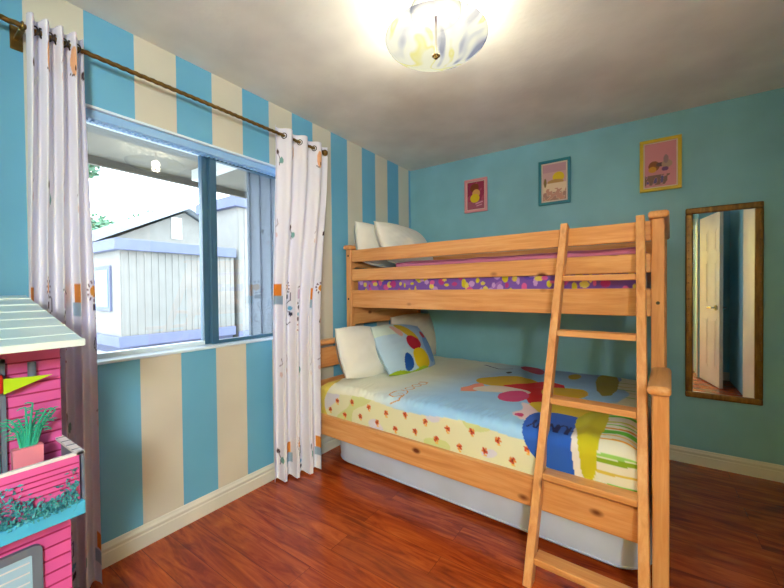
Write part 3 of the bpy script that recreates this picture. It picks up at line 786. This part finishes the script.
def curtain(name, y0a, y1a, y0b, y1b, x0b, x1b, nf, seed, label, zb=.012, zm=.95, amp=.034, zmax=2.262, ph0=0):
    """a = top ends (at the rod), b = bottom ends"""
    root = empty(name, (0, 0, 0)); tag(root, label, 'curtain', 'curtains on the brass rod')
    ns, nz = 210, 330
    S, Z = np.meshgrid(np.linspace(0, 1, ns), np.linspace(zb, zmax, nz), indexing='ij')
    t = np.clip((2.2-Z)/(2.2-zm), 0, 1); t = t*t*(3-2*t)
    ya = y0a*(1-t)+y0b*t; yb = y1a*(1-t)+y1b*t; xa = RX*(1-t)+x0b*t; xb = RX*(1-t)+x1b*t
    g = .12*wob(S*.5, Z*.25, .8, seed)*np.clip((2.2-Z), 0, 1)
    ph = ph0+2*PI*nf*(S+.05*np.clip(2.2-Z, 0, 2)*np.sin(S*PI)*.35)+g*2
    A = amp*(.8+.15*t)
    fold = A*np.sign(np.sin(ph))*np.abs(np.sin(ph))**.75+.35*A*t*np.sin(2*ph+1.3)*np.clip(2.2-Z, 0, 1)
    Y = ya+(yb-ya)*S; X = xa+(xb-xa)*S
    dx, dy = (xb-xa), (yb-ya); ln = np.hypot(dx, dy); nx_, ny_ = dy/ln, -dx/ln
    sgn = 1 if nx_.mean() > 0 else -1
    X = X+sgn*nx_*fold; Y = Y+sgn*ny_*fold
    bulge = .008*np.cos(ph)*t; Y = Y+bulge
    hem = .012*np.sin(S*PI*2*nf+1)*(np.clip((.12-Z)/.12, 0, 1)); Z2 = Z+np.clip(hem, 0, 1)*np.clip((.12-Z)/.12, 0, 1)
    X = np.maximum(X, .022)
    flat = .70
    col = curtain_col(S*flat, Z, seed, flat)
    grid('cloth', X, Y, Z2, col, 'curtain', root, back=(X+.0015, Y+.0006, Z2))
    # metal eyelets where the cloth crosses the rod line
    for k in range(int(nf*2)):
        s = (k*.5+.25)/nf; 
        s = (k*.5)/nf+.0001
        if s <= .02 or s >= .98: continue
        y = y0a+(y1a-y0a)*s
        B().torus((RX, y, RZ), (.55*(-1 if k % 2 else 1), 1, 0), .017, .003).obj('eyelet', 'dark_metal', root, True)
    return root
curtain('window_curtain', -2.868, -2.700, -2.885, -2.695, .085, .125, 4, 3, 'white printed curtain at the left of the window, behind the dollhouse')
curtain('window_curtain', -1.752, -1.300, -1.775, -1.500, .075, .185, 3.5, 8, 'white printed curtain between the window and the bunk bed', zmax=2.258, ph0=PI)

# ================================================================= WALL PICTURES, MIRROR
def wall_picture(name, x0, x1, z0, z1, fm, colf, label, fw=.028, mw=.012, tilt=0, skew=0):
    cx, cz = (x0+x1)/2, (z0+z1)/2; w, h = x1-x0, z1-z0
    r = empty(name, (cx, -.002, cz)); r.rotation_euler = (0, tilt, 0)
    b = B()
    for lo, hi in (((-w/2, -.02, -h/2), (w/2, 0, -h/2+fw)), ((-w/2, -.02, h/2-fw), (w/2, 0, h/2)), ((-w/2, -.02, -h/2+fw), (-w/2+fw, 0, h/2-fw)), ((w/2-fw, -.02, -h/2+fw), (w/2, 0, h/2-fw))): b.box(lo, hi, .003)
    b.obj('frame', fm, r)
    B().box((-w/2+fw, -.010, -h/2+fw), (w/2-fw, -.004, h/2-fw)).obj('mount', 'mat', r)
    a = w/2-fw-mw; c_ = h/2-fw-mw
    X, Z = np.meshgrid(np.linspace(-a, a, 90), np.linspace(-c_, c_, 110), indexing='ij')
    Y = np.full(X.shape, -.0115)
    grid('print', X, Y, Z, colf(X/a, Z/c_), 'print', r, back=(X, Y+.001, Z))
    tag(r, label, 'picture', 'framed pictures on the back wall'); return r
def pic1(X, Z):
    c = np.empty(X.shape+(3,)); c[:] = lin((150, 52, 84)); w = wob(X, Z, .8, 5); c[w > .3] = lin((172, 76, 104)); c[(Z < -.4)] = lin((160, 90, 110))
    c[inpoly(X, Z, smooth_poly([(-.55, .85), (.3, .9), (.4, .4), (-.2, .2), (-.7, .4)]))] = lin((122, 62, 36)); c[ell(X, Z, .05, .15, .45, .3)] = lin((214, 160, 90)); c[ell(X, Z, -.1, -.2, .55, .32)] = lin((214, 186, 36))
    c[poly(X, Z, [(.0, -.62), (.8, -.5)], .05) | poly(X, Z, [(.1, -.78), (.7, -.7)], .04)] = lin((214, 150, 170)); return c
def pic2(X, Z):
    c = np.empty(X.shape+(3,)); c[:] = lin((206, 168, 172)); c[Z > .55] = lin((190, 150, 164)); c[ell(X, Z, .35, .25, .5, .28)] = lin((212, 188, 40)); c[ell(X, Z, .1, .0, .7, .14)] = lin((190, 150, 90))
    c[Z < -.05] = lin((226, 206, 180)); w = wob(X, Z*2, 1.1, 6); c[(Z < -.35) & (w > 0)] = lin((196, 146, 130)); c[(Z < -.55) & (w < -.1)] = lin((170, 130, 120)); c[ell(X, Z, -.8, .0, .12, .25)] = lin((130, 110, 70)); return c
def pic3(X, Z):
    c = np.empty(X.shape+(3,)); c[:] = lin((206, 138, 150)); c[ell(X, Z, -.4, -.05, .36, .24)] = lin((140, 86, 56)); c[ell(X, Z, -.5, -.2, .26, .14)] = lin((208, 150, 60)); c[ell(X, Z, -.02, .0, .24, .1)] = lin((96, 70, 72))
    c[ell(X, Z, .42, .0, .34, .18)] = lin((176, 146, 128)); c[ell(X, Z, .36, .22, .16, .2)] = lin((150, 120, 128)); c[ell(X, Z, .3, -.22, .22, .10)] = lin((116, 74, 120))
    w = wob(X, Z, 1.6, 4); c[(Z < -.45) & (Z > -.92) & (X < .7-(-.5-Z)) & (w > -.15)] = lin((128, 100, 92)); c[(Z < -.5) & (Z > -.85) & (w < -.25) & (X < .3)] = lin((96, 88, 140)); return c
wall_picture('framed_picture', .604, .822, 1.926, 2.232, 'frame_pink', pic1, 'small pink framed picture, furthest left on the teal wall', .022, .006, .0)
wall_picture('framed_picture', 1.264, 1.507, 1.905, 2.268, 'frame_teal', pic2, 'teal framed pale picture, middle of the three on the wall', .022)
wall_picture('framed_picture', 1.962, 2.202, 1.905, 2.272, 'frame_yellow', pic3, 'yellow framed pink picture nearest the tall mirror', .022, .008)

mr = empty('wall_mirror', (2.413, -.004, .466)); tag(mr, 'tall narrow mirror with gilt and brown frame on the teal wall', 'mirror')
w, h, fw = .383, 1.288, .040
b = B()
for lo, hi in (((-w/2, -.03, 0), (w/2, 0, fw)), ((-w/2, -.03, h-fw), (w/2, 0, h)), ((-w/2, -.03, fw), (-w/2+fw, 0, h-fw)), ((w/2-fw, -.03, fw), (w/2, 0, h-fw))): b.box(lo, hi, .008, 3)
for k in range(24):
    z = .02+k*(h-.04)/23
    for s in (-1, 1): b.sph((s*(w/2-.016), -.029, z), .006, 5)
b.obj('mirror_frame', 'gilt', mr)
b = B()
for s in (0, 1):
    i = .010 if s == 0 else fw-.008
    for lo, hi in (((-w/2+i-.008*(1-s), -.026-.002*s, i-.008*(1-s)), (w/2-i+.008*(1-s), -.002, i+.006)), ((-w/2+i-.008*(1-s), -.026, h-i-.006), (w/2-i+.008*(1-s), -.002, h-i+.008*(1-s))), ((-w/2+i-.008*(1-s), -.026, i), (-w/2+i+.006, -.002, h-i)), ((w/2-i-.006, -.026, i), (w/2-i+.008*(1-s), -.002, h-i))):
        b.box(lo, hi, .001)
b.obj('frame_edging', 'brown', mr)
B().box((-w/2+fw-.005, -.016, fw-.005), (w/2-fw+.005, -.010, h-fw+.005)).obj('mirror_glass', 'mirror', mr)

# ================================================================= CEILING LIGHT
LC = (1.238, -1.792, 0)
la = empty('ceiling_light', (LC[0], LC[1], H)); tag(la, 'glowing round ceiling light with a swirled glass bowl', 'lamp')
prof = [(.012, -.200), (.05, -.198), (.10, -.189), (.15, -.174), (.19, -.156), (.214, -.140), (.221, -.128), (.217, -.126)]
B().lathe(prof, (0, 0, 0), 56).obj('glass_bowl', 'lamp', la, True)
B().lathe([(.0001, -.214), (.006, -.212), (.010, -.207), (.007, -.203), (.018, -.200), (.018, -.197), (.0001, -.196)], (0, 0, 0), 20).obj('finial', 'brass', la, True)
B().cyl((0, 0, -.197), (0, 0, -.02), .005, 10).obj('stem', 'brass', la)
B().lathe([(.0001, -.03), (.10, -.03), (.108, -.020), (.108, 0), (.0001, 0)], (0, 0, 0), 40).obj('ceiling_plate', 'white', la, True)

# ================================================================= DOLLHOUSE
Y1 = -2.897; Y0 = -3.50
dh = empty('dollhouse', (.40, (Y0+Y1)/2, 0)); tag(dh, 'tall pink toy dollhouse with a grey green roof at the left', 'dollhouse')
def dl(p): return (p[0]-.40, p[1]-(Y0+Y1)/2, p[2])
def dbox(b, lo, hi, bev=0, mat=0): return b.box(dl(lo), dl(hi), bev, 2, mat)
def sided(name, x0, x1, z0, z1, pitch, y1=Y1-.005):
    b = B(); dbox(b, (x0, Y0, z0), (x1, y1, z1), .002)
    z = z0+pitch*.6
    while z < z1-.01:
        dbox(b, (x1-.001, Y0+.003, z-.0022), (x1+.0012, y1-.002, z+.0022), 0, 1)
        dbox(b, (x0+.003, y1-.001, z-.0022), (x1-.002, y1+.0012, z+.0022), 0, 1); z += pitch
    return b.obj(name, ['pink', 'groove'], dh)
sided('lower_storey', .20, .635, 0, .655, .036)
sided('upper_storey', .23, .57, .657, 1.125, .030)
# roof: slopes down towards the room
rf = B(); pts = [(.20-.40, 1.205), (.79-.40, 1.094), (.79-.40, 1.104), (.20-.40, 1.218)]
yc = (Y0+Y1)/2
rf.prism(pts, 1, Y0-.02-yc, Y1-.008-yc, 0)
for k in range(6):
    f = (k+.5)/6; x = .22+.55*f-.40; z = 1.214-.11*f+.002
    rf.box((x-.0025, Y0-.02-yc, z-.002), (x+.0025, Y1-.008-yc, z+.0025), 0, mat=1)
rf.obj('roof', ['roof', 'roof_line'], dh)
B().box((.788-.40, Y0-.02-yc, 1.089), (.795-.40, Y1-.006-yc, 1.107), .002).obj('roof_edge', 'roof_line', dh)
# gables closing the space below the roof
b = B().prism([(.235-.40, 1.12), (.57-.40, 1.12), (.57-.40, 1.134), (.235-.40, 1.196)], 1, Y1-.014-.004-yc, Y1-.014-yc); b.obj('gable', 'pink', dh)
# balcony
bx0, bx1, bz0, bz1 = .636, .748, .645, .800
b = B(); dbox(b, (.57, Y0, bz0), (bx1, Y1-.002, bz0+.016)); b.obj('balcony_floor', 'aqua', dh)
b = B(); dbox(b, (bx1-.006, Y0, bz0+.016), (bx1, Y1-.012, bz1-.004), .001)
z = bz0+.075
while z < bz1-.01: dbox(b, (bx1-.001, Y0+.003, z-.0016), (bx1+.0008, Y1-.014, z+.0016), 0, 1); z += .014
b.obj('balcony_front', ['pink', 'groove'], dh)
b = B(); dbox(b, (bx1-.01, Y0, bz0-.006), (bx1+.012, Y1-.004, bz0+.03), .003); dbox(b, (bx1, Y1-.03, bz0+.01), (bx1+.014, Y1-.024, bz0+.016)); b.obj('flower_box', 'aqua', dh)
b = B(); dbox(b, (bx1-.007, Y0, bz1-.004), (bx1+.003, Y1-.002, bz1+.004), .001); b.obj('balcony_rail', 'lattice', dh)
b = B(); dbox(b, (.56, Y1-.008, bz0-.002), (bx1+.001, Y1-.002, bz1-.004), .001); b.obj('balcony_side', 'grey', dh)
b = B(); dbox(b, (.56, Y1-.02, bz1-.004), (bx1+.003, Y1-.001, bz1+.004), .001)
for k in range(4): dbox(b, (.58+k*.045, Y1-.021, bz1+.0035), (.586+k*.045, Y1-.0, bz1+.0045), 0, 1)
b.obj('side_rail', ['lattice', 'grey'], dh)
B().cyl(dl((.72, Y1-.004, bz0+.02)), dl((.72, Y1+.006, bz0+.02)), .006, 12).obj('rivet', 'lattice', dh)
# leaves in the flower box
b = B(); rr2 = random.Random(4)
for i in range(3600):
    y = rr2.uniform(Y0+.02, Y1-.018); z = bz0+.024+abs(rr2.gauss(0, .030))*(1.0+.4*math.sin(y*47)); z = min(z, bz1-.035)
    x = bx1+.002+rr2.random()*.012
    p = Vector(dl((x, y, z))); q = Matrix.Rotation(rr2.uniform(0, 6.28), 3, Vector((rr2.gauss(0, 1), rr2.gauss(0, 1), rr2.gauss(0, 1)))); s = rr2.uniform(.004, .0075)
    vs = [b.bm.verts.new(p+q @ Vector(v)*s) for v in ((-1, 0, 0), (0, -.5, .15), (1, 0, 0), (0, .5, .15))]; b.bm.faces.new(vs)
b.obj('flower_box_leaves', 'foliage', dh)
# upper storey: balcony door, small wall lamp
b = B(); dbox(b, (.57, -3.2, .68), (.577, -3.028, 1.04), .002); b.obj('balcony_door', 'door_teal', dh)
b = B()
for a_, c_ in ((-3.2, -3.19), (-3.026, -3.016)): dbox(b, (.57, a_, .67), (.581, c_, 1.05), .001)
dbox(b, (.57, -3.2, 1.04), (.581, -3.016, 1.05), .001); b.obj('door_frame', 'grey', dh)
b = B().cyl(dl((.581, -2.965, .985)), dl((.581, -2.965, 1.035)), .009, 14); dbox(b, (.571, -2.969, 1.0), (.581, -2.961, 1.01)); b.obj('wall_light', 'grey', dh)
# lime pennant with red hub
b = B(); yl, yr, zc, x = -3.025, -2.93, .985, .61
b.prism([((yl-yc), zc-.022), (yl+.0-yc, zc+.018), (yr-yc, zc+.012)], 0, x-.40, x-.40+.004); fl = b.obj('pennant', 'lime', dh)
b = B(); dbox(b, (.573, yl-.022, zc-.02), (.618, yl, zc+.03), .006); b.obj('pennant_hub', 'red', dh)
# potted plant on the balcony
b = B(); cy_ = -2.985
b.prism([(cy_-.028-yc, bz0+.016), (cy_+.024-yc, bz0+.016), (cy_+.028-yc, bz1+.018), (cy_-.032-yc, bz1+.018)], 0, .62-.40, .645-.40); pl_ = b.obj('planter', 'planter', dh)
b = B(); r5 = random.Random(9)
for k in range(9):
    a = -1+2*k/8; base = Vector(dl((.632, cy_+a*.012, bz1+.010))); tip = Vector(dl((.632+r5.uniform(-.01, .02), cy_+a*.05+.008, bz1+.03+.10-.03*abs(a)+r5.uniform(-.02, .01))))
    mid = (base+tip)/2+Vector((0, -.006*a, .01)); tube([base, mid, tip], [.0036, .003, .002], 6, b)
    for j in range(7):
        f = .45+.55*j/6; p = base.lerp(tip, f); d = Vector((r5.uniform(-.3, .3), r5.choice((-1, 1)), r5.uniform(-.2, .6)))*.016
        tube([p, p+d*.6, p+d+Vector((0, 0, -.004))], [.0018, .002, .0008], 5, b)
b.obj('plant', 'plant', pl_)
# lower storey window with round-cornered grey frame
def rrect(y0, y1, z0, z1, r, n=6):
    P = []
    for cy, cz, a0 in ((y1-r, z1-r, 0), (y0+r, z1-r, 90), (y0+r, z0+r, 180), (y1-r, z0+r, 270)):
        for k in range(n+1): a = math.radians(a0+90*k/n); P.append((cy+r*math.cos(a), cz+r*math.sin(a)))
    return P
b = B(); A = [(y-yc, z) for y, z in rrect(-3.25, -2.965, .22, .553, .018)]; I = [(y-yc, z) for y, z in rrect(-3.23, -2.985, .24, .532, .006)]
x0 = .6355-.40; x1 = x0+.012
va = [[b.bm.verts.new((x, *p)) for p in A] for x in (x0, x1)]; vi = [[b.bm.verts.new((x, *p)) for p in I] for x in (x0, x1)]
N = len(A)
for i in range(N):
    j = (i+1) % N
    b.bm.faces.new((va[1][i], va[1][j], vi[1][j], vi[1][i])); b.bm.faces.new((va[0][i], va[0][j], va[1][j], va[1][i])); b.bm.faces.new((vi[0][i], vi[0][j], vi[1][j], vi[1][i]))
wfm = b.obj('toy_window', 'grey', dh)
b = B().prism([(y-yc, z) for y, z in rrect(-3.231, -2.984, .239, .533, .006)], 0, x0+.002, x0+.006, 0)
for k in range(11): b.box((x0+.005, -3.225-yc, .25+k*.026), (x0+.0075, -2.99-yc, .2535+k*.026), 0, mat=1)
b.obj('toy_window_pane', ['pane_blue', 'lattice'], wfm)

# ================================================================= LIGHT
def light(name, typ, loc, energy, col, size=.1, rot=None):
    l = bpy.data.lights.new(name, typ); l.energy = energy; l.color = col
    if typ == 'POINT': l.shadow_soft_size = size
    if typ == 'AREA': l.size = size
    o = bpy.data.objects.new(name, l); C.objects.link(o); o.location = loc
    if rot: o.rotation_euler = rot
    return o
for s in (-1, 1): light('bulb', 'POINT', (LC[0]+s*.07, LC[1]+s*.03, H-.15), 5.0, (1, .88, .68), .03)
light('hallway_fill', 'POINT', (2.74, -4.2, 1.75), 150, (.84, .92, 1), .22)  # unseen fill light added behind the doorway to brighten the room, no fitting
light('sun', 'SUN', (0, 0, 5), 1.0, (1, .97, .92), .02, (math.radians(35), math.radians(25), 0))
wd = bpy.data.worlds.new('World'); bpy.context.scene.world = wd; wd.use_nodes = True
nt = wd.node_tree; bg = nt.nodes['Background']
tc = nt.nodes.new('ShaderNodeTexCoord'); sx = nt.nodes.new('ShaderNodeSeparateXYZ'); cr = nt.nodes.new('ShaderNodeValToRGB')
nt.links.new(tc.outputs['Generated'], sx.inputs[0]); nt.links.new(sx.outputs[2], cr.inputs[0])
cr.color_ramp.elements[0].color = (.9, .95, 1, 1); cr.color_ramp.elements[1].color = (.72, .86, 1, 1)
nt.links.new(cr.outputs[0], bg.inputs[0]); bg.inputs[1].default_value = 6.0

# ================================================================= CAMERA
cd = bpy.data.cameras.new('Camera'); cam = bpy.data.objects.new('Camera', cd); C.objects.link(cam)
f, yaw, pitch, roll = 363.78, .603537, -.0146658, -.00996289
cd.sensor_fit = 'HORIZONTAL'; cd.sensor_width = 36; cd.lens = f/784*36; cd.clip_start = .05; cd.clip_end = 200
fw_ = Vector((-math.sin(yaw)*math.cos(pitch), math.cos(yaw)*math.cos(pitch), math.sin(pitch)))
r0 = Vector((math.cos(yaw), math.sin(yaw), 0)); u0 = r0.cross(fw_)
r_ = math.cos(roll)*r0+math.sin(roll)*u0; u_ = -math.sin(roll)*r0+math.cos(roll)*u0
Mx = Matrix((r_, u_, -fw_)).transposed().to_4x4(); Mx.translation = (1.98011, -3.22592, 1.22818)
cam.matrix_world = Mx
sc = bpy.context.scene; sc.camera = cam
sc.view_settings.view_transform = 'Standard'; sc.view_settings.look = 'None'; sc.view_settings.gamma = 1; sc.view_settings.use_curve_mapping = False
sc.view_settings.exposure = 0.72
sc.cycles.max_bounces = 10; sc.cycles.diffuse_bounces = 6; sc.cycles.transparent_max_bounces = 12
